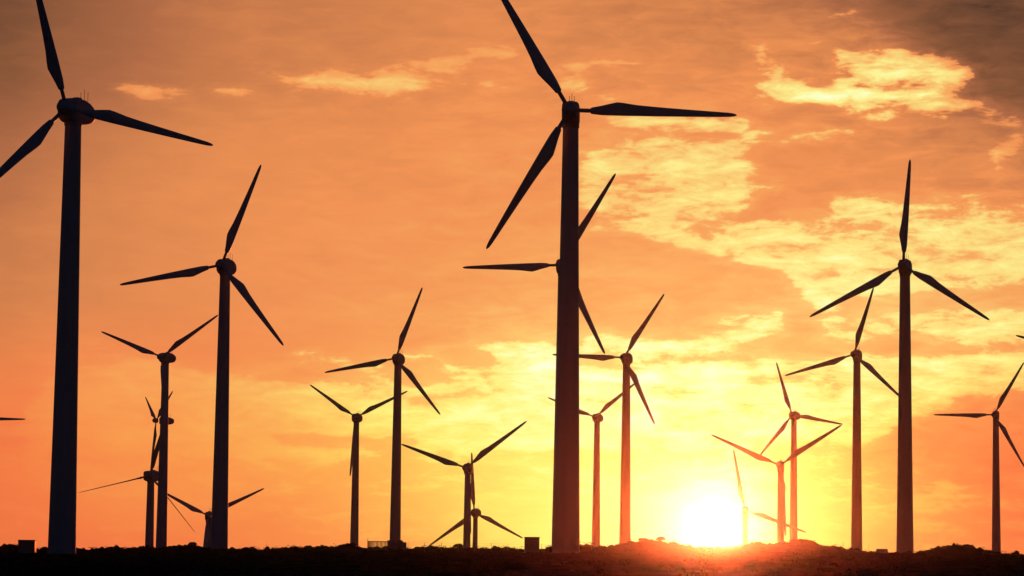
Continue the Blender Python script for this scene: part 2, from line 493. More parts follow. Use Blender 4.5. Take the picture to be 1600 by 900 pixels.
def material(name, base, rough=.6, var=.15, scale=3.0, bump=0.0, bscale=30.0, metal=0.0, spec=.3, second=None):
    m = bpy.data.materials.new(name)
    m.use_nodes = True
    nt = m.node_tree
    b = nt.nodes['Principled BSDF']
    tc = nt.nodes.new('ShaderNodeTexCoord')
    n = nt.nodes.new('ShaderNodeTexNoise')
    nt.links.new(tc.outputs['Object'], n.inputs['Vector'])
    n.inputs['Scale'].default_value = scale
    n.inputs['Detail'].default_value = 6
    r = nt.nodes.new('ShaderNodeValToRGB')
    nt.links.new(n.outputs['Fac'], r.inputs[0])
    r.color_ramp.elements[0].position = .32
    r.color_ramp.elements[1].position = .68
    s = second or tuple(c * (1 + var) for c in base)
    r.color_ramp.elements[0].color = (*[c * (1 - var) for c in base], 1)
    r.color_ramp.elements[1].color = (*s, 1)
    nt.links.new(r.outputs[0], b.inputs['Base Color'])
    b.inputs['Roughness'].default_value = rough
    b.inputs['Metallic'].default_value = metal
    b.inputs['Specular IOR Level'].default_value = spec
    if bump:
        n2 = nt.nodes.new('ShaderNodeTexNoise')
        nt.links.new(tc.outputs['Object'], n2.inputs['Vector'])
        n2.inputs['Scale'].default_value = bscale
        n2.inputs['Detail'].default_value = 8
        bp = nt.nodes.new('ShaderNodeBump')
        bp.inputs['Strength'].default_value = bump
        bp.inputs['Distance'].default_value = .1
        nt.links.new(n2.outputs['Fac'], bp.inputs['Height'])
        nt.links.new(bp.outputs[0], b.inputs['Normal'])
    return m


M_TOWER = material('tower_paint', (.42, .43, .45), .55, .08, .6, second=(.46, .47, .48))
M_BLADE = material('blade_paint', (.50, .52, .56), .45, .06, .5)
M_NAC = material('nacelle_shell', (.40, .41, .42), .55, .1, 1.2)
M_DARK = material('dark_metal', (.08, .08, .085), .5, .2, 5, metal=.3)
M_WIRE = material('galvanised_wire', (.16, .15, .14), .5, .2, 5, metal=.5)
M_CONC = material('concrete', (.27, .26, .24), .85, .2, 1.5, bump=.3)
M_KIOSK = material('kiosk_steel', (.20, .22, .20), .6, .15, 2)
M_ROOF = material('kiosk_roof', (.16, .15, .14), .7, .2, 2)
M_WOOD = material('weathered_wood', (.13, .10, .07), .8, .3, 4, bump=.3)
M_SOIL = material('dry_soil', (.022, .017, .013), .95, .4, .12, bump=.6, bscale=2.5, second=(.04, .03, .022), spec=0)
M_SCRUB = material('scrub_leaf', (.035, .038, .02), .9, .4, .3, second=(.055, .05, .03), spec=0)
M_ROCK = material('lichen_rock', (.08, .07, .06), .9, .35, 1.5, bump=.5, bscale=5, spec=0)

# ------------------------------------------------------------------ helpers


def tag(o, label=None, cat=None, group=None, kind=None):
    if label: o['label'] = label
    if cat: o['category'] = cat
    if group: o['group'] = group
    if kind: o['kind'] = kind
    return o


def link_mesh(name, me, parent=None, loc=None):
    o = bpy.data.objects.new(name, me)
    col.objects.link(o)
    if parent: o.parent = parent
    if loc is not None: o.location = loc
    return o


def mesh_from_bm(name, bm, mat, smooth=True):
    me = bpy.data.meshes.new(name)
    bmesh.ops.recalc_face_normals(bm, faces=bm.faces)
    bm.to_mesh(me); bm.free()
    me.materials.append(mat)
    if smooth:
        for p in me.polygons: p.use_smooth = True
    return me


def empty(name, loc):
    o = bpy.data.objects.new(name, None)
    o.location = loc
    o.empty_display_size = 1
    col.objects.link(o)
    return o


def add_box(bm, c, s, bevel=0.0, rz=0.0):
    r = bmesh.ops.create_cube(bm, size=1)
    bmesh.ops.scale(bm, vec=s, verts=r['verts'])
    if rz: bmesh.ops.rotate(bm, cent=(0, 0, 0), matrix=Matrix.Rotation(rz, 3, 'Z'), verts=r['verts'])
    bmesh.ops.translate(bm, vec=c, verts=r['verts'])
    if bevel:
        es = list({e for v in r['verts'] for e in v.link_edges})
        bmesh.ops.bevel(bm, geom=es, offset=bevel, segments=2, affect='EDGES', profile=.6)


def loft(bm, rings, cap=True):
    vr = [[bm.verts.new(p) for p in ring] for ring in rings]
    n = len(vr[0])
    for a, b in zip(vr[:-1], vr[1:]):
        for i in range(n):
            bm.faces.new((a[i], a[(i + 1) % n], b[(i + 1) % n], b[i]))
    if cap:
        bm.faces.new(list(reversed(vr[0]))); bm.faces.new(vr[-1])


def circle(r, z, n=32):
    return [(r * math.cos(2 * math.pi * i / n), r * math.sin(2 * math.pi * i / n), z) for i in range(n)]


def rod(bm, p, q, r, n=6):
    p, q = Vector(p), Vector(q)
    d = (q - p)
    m = d.to_track_quat('Z', 'Y').to_matrix()
    loft(bm, [[p + m @ Vector(c) for c in circle(r, 0, n)], [q + m @ Vector(c) for c in circle(r, 0, n)]])


# ------------------------------------------------------------------ terrain
SIL = [(-900, 866), (-500, 858), (-200, 862), (0, 857), (15, 854), (30, 857), (60, 859), (130, 861), (200, 859), (250, 858), (285, 857), (300, 855), (315, 858), (345, 859),
       (400, 861), (450, 859), (500, 857), (530, 856), (545, 854), (560, 859), (640, 860), (700, 858), (800, 860), (850, 860), (870, 855),
       (905, 853), (945, 859), (955, 857), (970, 853), (985, 850), (1005, 846), (1030, 848), (1050, 852), (1080, 857), (1120, 859), (1155, 857),
       (1170, 853), (1182, 852), (1200, 854), (1220, 852), (1235, 848), (1258, 848), (1272, 852), (1300, 857), (1320, 860), (1345, 864),
       (1390, 866), (1430, 866), (1450, 863), (1468, 858), (1485, 855), (1500, 855), (1515, 857), (1530, 863), (1560, 866), (1600, 871),
       (1800, 874), (2100, 868), (2600, 880)]
CREST = 720.0
HH = 1.6
_saz = np.array([math.atan2(ray(x, y).x, 1) for x, y in SIL])
_sel = np.array([ray(x, y).z for x, y in SIL])      # slope of sight line (rise over y distance 1)
_sel = _sel / np.sqrt(1 + np.array([ray(x, y).x for x, y in SIL]) ** 2)

_aa = np.linspace(_saz[0], _saz[-1], 600)
_vv = np.interp(_aa, _saz, _sel)
_kk = np.exp(-np.linspace(-2.2, 2.2, 81) ** 2); _kk /= _kk.sum()
_ssm_v = np.convolve(np.pad(_vv, 40, 'edge'), _kk, 'valid') - .0004
_ssm = np.interp(_saz, _aa, _ssm_v)

# turbine table: tips, tower-top x, yaw (deg), label
TB = [
 dict(k='A', tips=[(333, 227), (47, -60), (-70, 337)], tx=115, yaw=27, slim=1.12, d=470,
      label='huge dark turbine nearest the left edge, three thin rods on its nacelle'),
 dict(k='B', tips=[(408, 257), (187, 445), (443, 540)], tx=352, yaw=20,
      label='second largest turbine in the left half, whole rotor clear against orange sky'),
 dict(k='C', tips=[(158, 518), (341, 492), (258, 663)], tx=259, yaw=38,
      label='turbine with two blades raised in a wide V, far left behind the tall towers'),
 dict(k='D', tips=[(227, 620), (270, 611), (235, 739)], tx=257, yaw=72, hub=(244, 657),
      label='side-on turbine almost hidden behind the tower of the wide V turbine, long nacelle pointing right'),
 dict(k='E', tips=[(122, 770), (262, 645), (305, 832)], tx=236, yaw=50, hub=(235, 743), pitch=(76, 15, 78), d=1150,
      label='low turbine with thin edge-on blades, second tower right of the leftmost huge tower'),
 dict(k='F', tips=[(248, 765), (413, 763), (314, 896)], tx=326.5, yaw=6, hub=(325.5, 806),
      label='low distant turbine peeking out left of a large dark tower, blades in a low V'),
 dict(k='G', tips=[(484, 601), (637, 611), (547, 744)], tx=557, yaw=22,
      label='turbine with two blades raised and one hanging along its tower, left of the slatted gate'),
 dict(k='H', tips=[(660, 449), (507, 582), (688, 648)], tx=622, yaw=18,
      label='medium turbine whose tower rises behind the small flat hut beside the slatted gate'),
 dict(k='I', tips=[(627, 694), (823, 658), (735, 834)], tx=731, yaw=8, slim=.8, hub=(728, 731),
      label='low turbine with broad V blades above the wire fence, left of the steel kiosk'),
 dict(k='J', tips=[(737, 707), (817, 841), (669, 854)], tx=743, yaw=25, slim=.8,
      label='lowest small turbine with two drooping blades, close behind the broad V turbine by the kiosk'),
 dict(k='K', tips=[(1152, 180), (760, 389), (758, -53)], tx=892, yaw=4, d=441,
      label='largest central turbine filling the frame height, one blade level to the right'),
 dict(k='L', tips=[(723, 418), (962, 271), (945, 553)], tx=880, yaw=15,
      label='turbine hidden behind the largest central tower, only its three blades showing'),
 dict(k='M', tips=[(856, 621), (998, 594), (936, 741)], tx=933, yaw=28,
      label='small turbine between the largest central tower and the reddish tower right of it'),
 dict(k='N', tips=[(1038, 459), (863, 554), (1023, 663)], tx=979, yaw=18,
      label='medium reddish turbine left of the setting sun, beside the low mound'),
 dict(k='O', tips=[(1146, 702), (1260, 832), (1112, 864)], tx=1164.5, yaw=5, slim=.8, hub=(1164, 797), pitch=(8, 8, 84),
      label='small golden turbine directly beside the setting sun, half lost in its glare'),
 dict(k='P', tips=[(1111, 679), (1315, 664), (1228, 838)], tx=1220, yaw=6, slim=.85,
      label='orange turbine right of the sun with V blades, third blade hanging down its tower'),
 dict(k='Q', tips=[(1213, 566), (1183, 717), (1317, 663)], tx=1240.5, yaw=36,
      label='slim orange turbine right of the sun with one blade nearly upright'),
 dict(k='R', tips=[(1365, 449), (1226, 587), (1412, 625)], tx=1339, yaw=18,
      label='medium turbine whose right blade tip touches the large tower near the right edge'),
 dict(k='S', tips=[(1422, 249), (1265, 495), (1546, 500)], tx=1414, yaw=17,
      label='large dark turbine in the right part, one blade upright and two spread evenly below'),
 dict(k='T', tips=[(1459, 648), (1600, 566), (1601, 730)], tx=1556, yaw=5,
      label='small dark turbine at the right edge, one blade level to the left'),
 dict(k='U', tips=[(1587, 524), (1750, 470), (1752, 662)], tx=1699, yaw=12, d=970,
      label='turbine beyond the right edge, only one thin blade tip enters the picture'),
 dict(k='W', tips=[(40, 655), (-96, 575), (-98, 735)], tx=-50, yaw=12, d=1190,
      label='turbine beyond the left edge, only one level blade tip enters the picture'),
]
for t in TB:
    tp = np.array(t['tips'], float)
    if 'hub' not in t: t['hub'] = tuple(tp.mean(0))
    ln = np.hypot(*(tp - np.array(t['hub'])).T)
    t['Rpx'] = ln.max() * 1.004
    t['d'] = t.get('d') or 25 * F / t['Rpx']
    t['Rm'] = t['Rpx'] * t['d'] / F
    h = at(*t['hub'], t['d'])
    t['hubw'] = h
    tw = at(t['tx'], t['hub'][1], t['d'] + 3.3 * math.cos(rad(t['yaw'])))
    t['tower'] = tw
    t['base'] = h.z - 68.0
FAR = [(t['tower'].x, t['tower'].y, t['base']) for t in TB if t['d'] > 800]


def ground_np(x, y, detail=True):
    x = np.asarray(x, float); y = np.asarray(y, float)
    d = np.hypot(x, y)
    az = np.arctan2(x, y)
    s = np.interp(az, _saz, _sel)
    ss = np.interp(az, _saz, _ssm)
    q = np.clip((d - 590) / 110, 0, 1); q = q * q * (3 - 2 * q)
    s = ss * (1 - q) + s * q
    # in front of the crest: a gentle rise
    dd = np.minimum(d, CREST)
    bl = np.clip((dd - 60) / 240, 0, 1); bl = bl * bl * (3 - 2 * bl)
    plane = (CAM.z + s * dd) - HH * (1 - dd / CREST)
    flat = 0.1 + (CAM.z + s * CREST - .1) * (dd / CREST)
    z = flat * (1 - bl) + plane * bl
    # beyond the crest: falling away to the feet of the far turbines
    ws = np.zeros_like(d); zs = np.zeros_like(d)
    for fx, fy, fz in FAR:
        w = 1 / ((x - fx) ** 2 + (y - fy) ** 2 + 400) ** 1.5
        ws += w; zs += w * fz
    f = np.clip((d - CREST) / 190, 0, 1); f = f * f * (3 - 2 * f)
    zl = CAM.z + s * d - .3 - (d - CREST) * .004
    z = np.where(d > CREST, np.minimum(z * (1 - f) + zs / ws * f, zl), z)
    if detail:
        m = np.minimum(1, d / 150)
        n1 = np.array([mnoise.fractal(Vector((a * .05, b * .05, 0)), 1.0, 2.0, 4) for a, b in zip(x.ravel(), y.ravel())]).reshape(x.shape)
        n2 = np.array([mnoise.fractal(Vector((a * .33, b * .14, 3)), 1.0, 2.0, 3) if c < 800 else 0 for a, b, c in zip(x.ravel(), y.ravel(), d.ravel())]).reshape(x.shape)
        n3 = np.array([max(0, mnoise.fractal(Vector((a * .42, b * .42, 9)), 1.0, 2.0, 3)) ** 1 if 640 < c < 740 else 0 for a, b, c in zip(x.ravel(), y.ravel(), d.ravel())]).reshape(x.shape)
        z = z + m * (np.where(d < CREST, .10, .3) * n1 + .13 * n2) + 1.5 * n3 * np.clip((d - 640) / 50, 0, 1) * np.clip((740 - d) / 20, 0, 1)
    return z


def ground_z(x, y, detail=True):
    return float(ground_np([x], [y], detail)[0])


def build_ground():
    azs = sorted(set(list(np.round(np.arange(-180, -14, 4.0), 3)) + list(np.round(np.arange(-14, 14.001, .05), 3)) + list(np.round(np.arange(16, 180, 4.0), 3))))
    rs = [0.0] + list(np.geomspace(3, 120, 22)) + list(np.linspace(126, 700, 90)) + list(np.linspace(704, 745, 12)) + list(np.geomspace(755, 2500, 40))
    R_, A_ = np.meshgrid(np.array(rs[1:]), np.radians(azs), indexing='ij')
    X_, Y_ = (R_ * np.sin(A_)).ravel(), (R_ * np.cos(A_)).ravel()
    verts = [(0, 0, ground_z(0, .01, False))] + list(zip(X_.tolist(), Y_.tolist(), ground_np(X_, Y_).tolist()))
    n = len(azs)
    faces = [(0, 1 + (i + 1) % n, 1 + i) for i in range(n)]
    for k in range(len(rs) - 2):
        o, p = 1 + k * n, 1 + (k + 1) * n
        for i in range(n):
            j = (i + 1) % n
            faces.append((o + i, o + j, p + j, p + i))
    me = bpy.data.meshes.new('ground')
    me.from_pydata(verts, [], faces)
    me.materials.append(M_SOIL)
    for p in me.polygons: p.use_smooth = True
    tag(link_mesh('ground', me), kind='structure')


build_ground()

# ------------------------------------------------------------------ wind turbines


def blade_mesh():
    # r/R, chord (m), thickness ratio, leading edge offset (share of chord on the bulging side), twist
    st = [(.030, .62, 1, .5, 0), (.125, .62, 1, .5, 0), (.131, .98, .9, .5, 12), (.15, 1.12, .7, .52, 12), (.19, 1.42, .45, .56, 12), (.24, 1.75, .32, .64, 10),
          (.285, 2.0, .26, .69, 9), (.32, 1.94, .23, .68, 8), (.40, 1.64, .21, .64, 6), (.5, 1.43, .19, .61, 4.5), (.6, 1.25, .18, .59, 3), (.7, 1.08, .17, .57, 2),
          (.8, .91, .16, .55, 1), (.9, .74, .15, .53, 0), (.955, .62, .15, .52, 0), (.98, .48, .14, .52, 0), (.993, .30, .14, .5, 0), (1.0, .10, .14, .5, 0)]
    rings = []
    n = 14
    for r, c, th, le, tw in st:
        ring = []
        if th < .95: c *= 1.02
        for i in range(n):
            a = 2 * math.pi * i / n
            u = math.cos(a)                       # +1 = bulging side
            x = (u * .5 + .5) * c - (1 - le) * c
            # aerofoil: thick third at the straight (leading) side
            k = 1 - .55 * ((u + 1) / 2) if th < .8 else 1
            y = math.sin(a) * .5 * th * c * k
            ca, sa = math.cos(rad(tw)), math.sin(rad(tw))
            ring.append((x * ca - y * sa, x * sa + y * ca, r * 25.0))
        rings.append(ring)
    bm = bmesh.new()
    loft(bm, rings)
    return mesh_from_bm('blade', bm, M_BLADE)


def hub_mesh():
    prof = [(-1.95, .12), (-1.9, .45), (-1.7, .85), (-1.35, 1.18), (-.9, 1.36), (-.3, 1.42), (.35, 1.38), (.8, 1.28), (.95, 1.05)]
    bm = bmesh.new()
    loft(bm, [[(r * math.cos(2 * math.pi * i / 28), y, r * math.sin(2 * math.pi * i / 28)) for i in range(28)] for y, r in [(a, b * .88) for a, b in prof]])
    return mesh_from_bm('hub', bm, M_NAC)


def nacelle_mesh():
    # stations along +y (rear); each: y, half width, bottom z, top z, corner roundness
    st = [(-2.35, 1.0, -1.2, 1.15, 3), (-2.25, 1.2, -1.6, 1.42, 4), (-1.4, 1.3, -1.9, 1.6, 5.5), (0, 1.32, -2.0, 1.7, 5.5), (1.6, 1.3, -1.9, 1.72, 4.5),
          (2.8, 1.25, -1.75, 1.45, 4), (3.7, 1.12, -1.5, 1.1, 3.2), (4.3, .9, -1.2, .8, 2.6), (4.55, .5, -.7, .4, 2.2)]
    n = 28
    rings = []
    for y, w, zb, zt, p in st:
        ring = []
        for i in range(n):
            a = 2 * math.pi * i / n
            c, s = math.cos(a), math.sin(a)
            cx = math.copysign(abs(c) ** (2 / p), c) * w
            cz = (zb + zt) / 2 + math.copysign(abs(s) ** (2 / p), s) * (zt - zb) / 2
            ring.append((cx, y, cz))
        rings.append(ring)
    bm = bmesh.new()
    loft(bm, rings)
    return mesh_from_bm('nacelle', bm, M_NAC)


def tower_mesh():      # unit height, scaled per turbine
    bm = bmesh.new()
    loft(bm, [circle(2.02 - .84 * z ** .95, z, 40) for z in [i / 24 for i in range(25)]])
    return mesh_from_bm('tower', bm, M_TOWER)


def simple(fn, name, mat, smooth=False):
    bm = bmesh.new(); fn(bm)
    return mesh_from_bm(name, bm, mat, smooth)


ME_BLADE, ME_HUB, ME_NAC, ME_TOWER = blade_mesh(), hub_mesh(), nacelle_mesh(), tower_mesh()
ME_COLLAR = simple(lambda b: loft(b, [circle(1.22, -.55, 32), circle(1.3, -.45, 32), circle(1.3, 0, 32)]), 'yaw_collar', M_NAC)
ME_ROD = simple(lambda b: rod(b, (0, 0, 0), (0, 0, 1.75), .035), 'antenna', M_DARK)
ME_VANE = simple(lambda b: (add_box(b, (0, 0, .16), (.9, 1.1, .32), .06),), 'roof_hatch', M_NAC)
ME_DOOR = simple(lambda b: add_box(b, (0, 0, 1.05), (.9, .14, 2.1), .03), 'door', M_TOWER)
ME_FOUND = simple(lambda b: loft(b, [circle(2.9, -1.5, 32), circle(2.9, -.05, 32), circle(2.5, .08, 32)]), 'foundation', M_ROCK)


def make_turbine(t):
    tw = t['tower']
    near = t['d'] < 800
    gz = ground_z(tw.x, tw.y)
    if t['d'] > 800: gz = min(gz, ground_z(tw.x, tw.y, False))
    root = empty('wind_turbine', (tw.x, tw.y, gz))
    tag(root, t['label'], 'wind turbine', 'wind turbines of the wind farm')
    sc = t['Rm'] / 25.0
    slim = t.get('slim', 1.0) * sc
    hz = t['hubw'].z - gz
    th = hz - 1.85 * sc
    to = link_mesh('tower', ME_TOWER, root)
    to.scale = (slim, slim, th)
    yaw = rad(-t['yaw'])
    dr = link_mesh('door', ME_DOOR, to); dr.parent = root; dr.location = (0.0, -1.99 * slim, .35)
    dr.parent = root
    fo = link_mesh('foundation', ME_FOUND, root)
    na = link_mesh('nacelle', ME_NAC, root, (0, 0, hz))
    na.rotation_euler = (0, 0, yaw); na.scale = (sc * max(.9, t.get('slim', 1)),) * 3
    link_mesh('yaw_collar', ME_COLLAR, na, (0, 0, -1.75))
    link_mesh('roof_hatch', ME_VANE, na, (0, .9, 1.66))
    for ax, ay, s in ((-.35, 2.2, .8), (0.0, 2.6, 1.0), (.35, 3.0, .85)):
        a = link_mesh('antenna', ME_ROD, na, (ax, ay, 1.25)); a.scale = (1, 1, s * 1.25)
    hub = link_mesh('hub', ME_HUB, root, t['hubw'] - Vector((tw.x, tw.y, gz)))
    hub.rotation_euler = (0, 0, yaw); hub.scale = (sc * .95,) * 3
    # blades: each points from the hub to its own tip
    Rm, d = t['Rm'], t['d']
    H = t['hubw']
    n = Vector((math.sin(yaw), -math.cos(yaw), 0))    # towards the camera, turned left
    bpy.context.view_layer.update()
    hubinv = (Matrix.Translation(H) @ Matrix.Rotation(yaw, 4, 'Z') @ Matrix.Scale(sc * .95, 4)).inverted()
    for bi, (tx, ty) in enumerate(t['tips']):
        dx, dy = tx - t['hub'][0], ty - t['hub'][1]
        sgn = -1 if dx > 0 else 1
        if abs(dx) < .35 * abs(dy): sgn = -1
        # solve depth so that |tip - H| = Rm
        best = None
        for q in np.linspace(0, Rm, 200):
            tip = at(tx, ty, d + sgn * q)
            e = abs((tip - H).length - Rm)
            if best is None or e < best[0]: best = (e, tip)
            if e > best[0] + 2: break
        dirv = (best[1] - H).normalized()
        # chord points to the anticlockwise side as seen from the camera
        view = (CAM - H).normalized()
        side = (view if t['yaw'] < 60 else (n * .6 + view * .8)).cross(dirv).normalized()
        nor = dirv.cross(side).normalized()
        m = Matrix((side, nor, dirv)).transposed().to_4x4()
        if t.get('pitch'):
            m = m @ Matrix.Rotation(rad(t['pitch'][bi]), 4, 'Z')
        b = link_mesh('blade', ME_BLADE, hub)
        b.matrix_parent_inverse = Matrix.Identity(4)
        b.matrix_local = hubinv @ (Matrix.Translation(H) @ m @ Matrix.Scale(Rm / 25, 4))
    return root


for t in TB: make_turbine(t)

# ------------------------------------------------------------------ small buildings, gate, fence


def on_ground(px, py, d):
    p = at(px, py, d)
    return Vector((p.x, p.y, ground_z(p.x, p.y)))


def kiosk(px, top, d, w, dep, label, rz=0.0, chamfer=False, name='transformer_kiosk', cat='kiosk'):
    g = on_ground(px, 855, d)
    h = at(px, top, d).z - g.z
    r = empty(name, g); r.rotation_euler = (0, 0, rz)
    tag(r, label, cat)
    if chamfer:
        def f(b):
            rr = []
            for s, z in ((1, -.4), (1, h * .82), (.93, h * .95), (.84, h)):
                rr.append([(sx * w / 2 * s, sy * dep / 2 * s, z) for sx, sy in ((-1, -1), (1, -1), (1, 1), (-1, 1))])
            loft(b, rr)
        link_mesh('body', simple(f, 'body', M_CONC), r)
        link_mesh('side_bay', simple(lambda b: add_box(b, (w * .5 + .35, 0, h * .4 - .2), (.9, dep * .6, h * .8 + .4), .08), 'side_bay', M_CONC), r)
    else:
        link_mesh('body', simple(lambda b: add_box(b, (0, 0, (h - .12) / 2 - .2), (w, dep, h - .12 + .4), .02), 'body', M_KIOSK), r)
        link_mesh('roof', simple(lambda b: add_box(b, (0, 0, h - .06), (w + .12, dep + .12, .12), .02), 'roof', M_ROOF), r)
    for s in (-1, 1):
        dr = link_mesh('door', simple(lambda b: add_box(b, (s * w * .22, -dep / 2 - .02, h * .42), (w * .4, .05, h * .7), .01), 'door', M_KIOSK), r)
        link_mesh('handle', simple(lambda b: add_box(b, (s * w * .06, -dep / 2 - .06, h * .42), (.04, .04, .2)), 'handle', M_DARK), dr)
    link_mesh('plinth', simple(lambda b: add_box(b, (0, 0, -.05), (w + .3, dep + .3, .3)), 'plinth', M_CONC), r)
    return r


kiosk(42.5, 843.5, 520, 3.0, 2.2, 'low square utility kiosk left of the huge leftmost tower', .03)
kiosk(831, 839, 500, 2.5, 2.0, 'square steel kiosk just left of the largest central tower', .05)
kiosk(1378, 857.5, 650, 2.2, 1.8, 'tiny flat box left of the large tower in the right part', .1)
kiosk(618, 844, 690, 3.6, 3.0, 'squat dark hut at the foot of a medium tower beside the slatted gate', 0, True, 'service_hut', 'hut')


def gate():
    d = 640
    g = on_ground(590, 856, d)
    s = d / F
    r = empty('slatted_gate', g)
    tag(r, 'wide gate of upright slats with gaps, left of the squat dark hut', 'gate')
    w = 31 * s
    h = at(590, 845.5, d).z - g.z
    for x in (-w / 2, w / 2):
        link_mesh('post', simple(lambda b: add_box(b, (0, 0, h / 2), (.14, .14, h + .5), .01), 'post', M_WOOD), r, (x, 0, 0))
    link_mesh('rail', simple(lambda b: add_box(b, (0, .06, 0), (w - .16, .06, .16)), 'rail', M_WOOD), r, (0, 0, h - .1))
    link_mesh('rail', simple(lambda b: add_box(b, (0, .06, 0), (w - .16, .06, .12)), 'rail', M_WOOD), r, (0, 0, .35))
    sm = simple(lambda b: add_box(b, (0, 0, h / 2), (.16, .03, h - .1)), 'slat', M_WOOD)
    N = 15
    for i in range(N):
        o = link_mesh('slat', sm, r, (-w / 2 + (i + .75) * w / (N + .5), 0, 0))
        o.scale = (1 + .4 * (i < 3) + .15 * math.sin(i * 2.1), 1, 1)
    m = link_mesh('marker_pole', simple(lambda b: rod(b, (-w / 2, .2, -.2), (-w / 2, .2, h + .75), .025), 'marker_pole', M_DARK), r)


gate()


def fence(pts, d, step, hpost, label, nw=2):
    """pts: (px, py) of the top wire; posts every step px"""
    xs = [p[0] for p in pts]; ys = [p[1] for p in pts]
    x = xs[0]
    P = []
    while x <= xs[-1] + .1:
        P.append((x, float(np.interp(x, xs, ys)))); x += step
    g0 = on_ground(P[0][0], 856, d)
    r = empty('wire_fence', g0)
    tag(r, label, 'fence')
    tops = []
    pm = simple(lambda b: rod(b, (0, 0, 0), (0, 0, 1), .035, 8), 'post', M_WOOD)
    for i, (px, py) in enumerate(P):
        top = at(px, py, d)
        gz = ground_z(top.x, top.y)
        hh = max(.5, top.z - gz + .25)
        o = link_mesh('post', pm, r, Vector((top.x, top.y, top.z + .05 - hh)) - g0)
        o.scale = (1, 1, hh)
        o.rotation_euler = (random.uniform(-.03, .03), random.uniform(-.04, .04), 0)
        tops.append(top)
    for k in range(nw):
        def f(b, k=k):
            for a, c in zip(tops[:-1], tops[1:]):
                off = Vector((0, -.04, -k * .42))
                mid = (a + c) / 2 + off - Vector((0, 0, .04))
                rod(b, a + off - g0, mid - g0, .011, 4); rod(b, mid - g0, c + off - g0, .011, 4)
        link_mesh('wire', simple(f, 'wire', M_WIRE), r)


random.seed(4)
fence([(638, 848), (700, 848.5), (780, 849.5), (860, 851), (960, 850)], 560, 26, 1.3, 'sagging wire fence on thin posts running past the steel kiosk', 2)
fence([(1536, 862), (1570, 862.5), (1640, 866)], 600, 14, 1.0, 'short wire fence on thin stakes at the right edge, right of the small dark tower', 2)

# ------------------------------------------------------------------ scrub, shrubs, rocks
rng = np.random.default_rng(7)


def leaf_cloud(centres, size, leaf, rng, flat=.75):
    """quads scattered in domes. centres (n,3), size (n,), returns verts, faces"""
    n = len(centres)
    k = leaf.shape[1]
    u = rng.normal(size=(n, k, 3)); u /= np.linalg.norm(u, axis=2, keepdims=True)
    rr = rng.uniform(.35, 1.0, (n, k, 1)) ** .6
    p = u * rr * size[:, None, None]
    p[..., 2] = np.abs(p[..., 2]) * flat
    p += centres[:, None, :]
    a = rng.normal(size=(n, k, 3)); a /= np.linalg.norm(a, axis=2, keepdims=True)
    b = np.cross(a, rng.normal(size=(n, k, 3))); b /= np.linalg.norm(b, axis=2, keepdims=True)
    L = leaf[..., None]
    q = np.stack([p - a * L, p - b * L * .45, p + a * L, p + b * L * .45], 2).reshape(-1, 3)
    f = np.arange(len(q)).reshape(-1, 4)
    return q, f


def mesh_np(name, v, f, mat):
    me = bpy.data.meshes.new(name)
    me.vertices.add(len(v)); me.vertices.foreach_set('co', v.astype(np.float32).ravel())
    me.loops.add(f.size); me.loops.foreach_set('vertex_index', f.astype(np.int32).ravel())
    me.polygons.add(len(f)); me.polygons.foreach_set('loop_start', np.arange(0, f.size, 4, dtype=np.int32))
    me.update(calc_edges=True)
    me.materials.append(mat)
    return me


N = 10500
az = rng.uniform(rad(-12.5), rad(12.5), N)
dist = 118 + (775 - 118) * rng.uniform(0, 1, N) ** .8
ncrest = 4600
dist[:ncrest] = rng.uniform(640, 735, ncrest)
xs_, ys_ = dist * np.sin(az), dist * np.cos(az)
zs_ = ground_np(xs_, ys_) - .03
clump = np.array([mnoise.noise(Vector((a * .04, b * .04, 5))) for a, b in zip(xs_, ys_)])
sz = rng.uniform(.10, .34, N) * (1 + 1.1 * np.clip(clump, -.5, 1))
sz[:ncrest] *= 1.35
LX = [(-20, 40), (285, 320), (440, 560), (650, 730), (860, 945), (960, 1110), (1150, 1330), (1440, 1560), (1570, 1620)]
k = 0
for a, b in LX:
    for q in range(int((b - a) / 1.8)):
        px_ = rng.uniform(a, b); r_ = rng.uniform(672, 722)
        p_ = ray(px_, 856); p_ = p_ / math.hypot(p_.x, p_.y) * r_
        xs_[k], ys_[k] = p_.x, p_.y
        zs_[k] = ground_z(p_.x, p_.y, False) - .02
        sz[k] = rng.uniform(.36, 1.0); k += 1
leaf = rng.uniform(.05, .11, (N, 26)) * (sz / .25)[:, None] ** .5
v, f = leaf_cloud(np.stack([xs_, ys_, zs_], 1), sz * 1.5, leaf, rng, .62)
tag(link_mesh('low_scrub', mesh_np('low_scrub', v, f, M_SCRUB)), 'low dark dry scrub covering the rise under the towers', 'scrub', kind='stuff')


def rock_mesh(seed):
    bm = bmesh.new()
    bmesh.ops.create_icosphere(bm, subdivisions=3, radius=1)
    for vv in bm.verts:
        nn = mnoise.fractal(vv.co * 1.3 + Vector((seed * 7.1, 0, 0)), 1, 2, 3)
        vv.co *= 1 + .35 * nn
        vv.co.z *= .7
    return mesh_from_bm('boulder', bm, M_ROCK, False)


ROCKS = [rock_mesh(i) for i in range(3)]


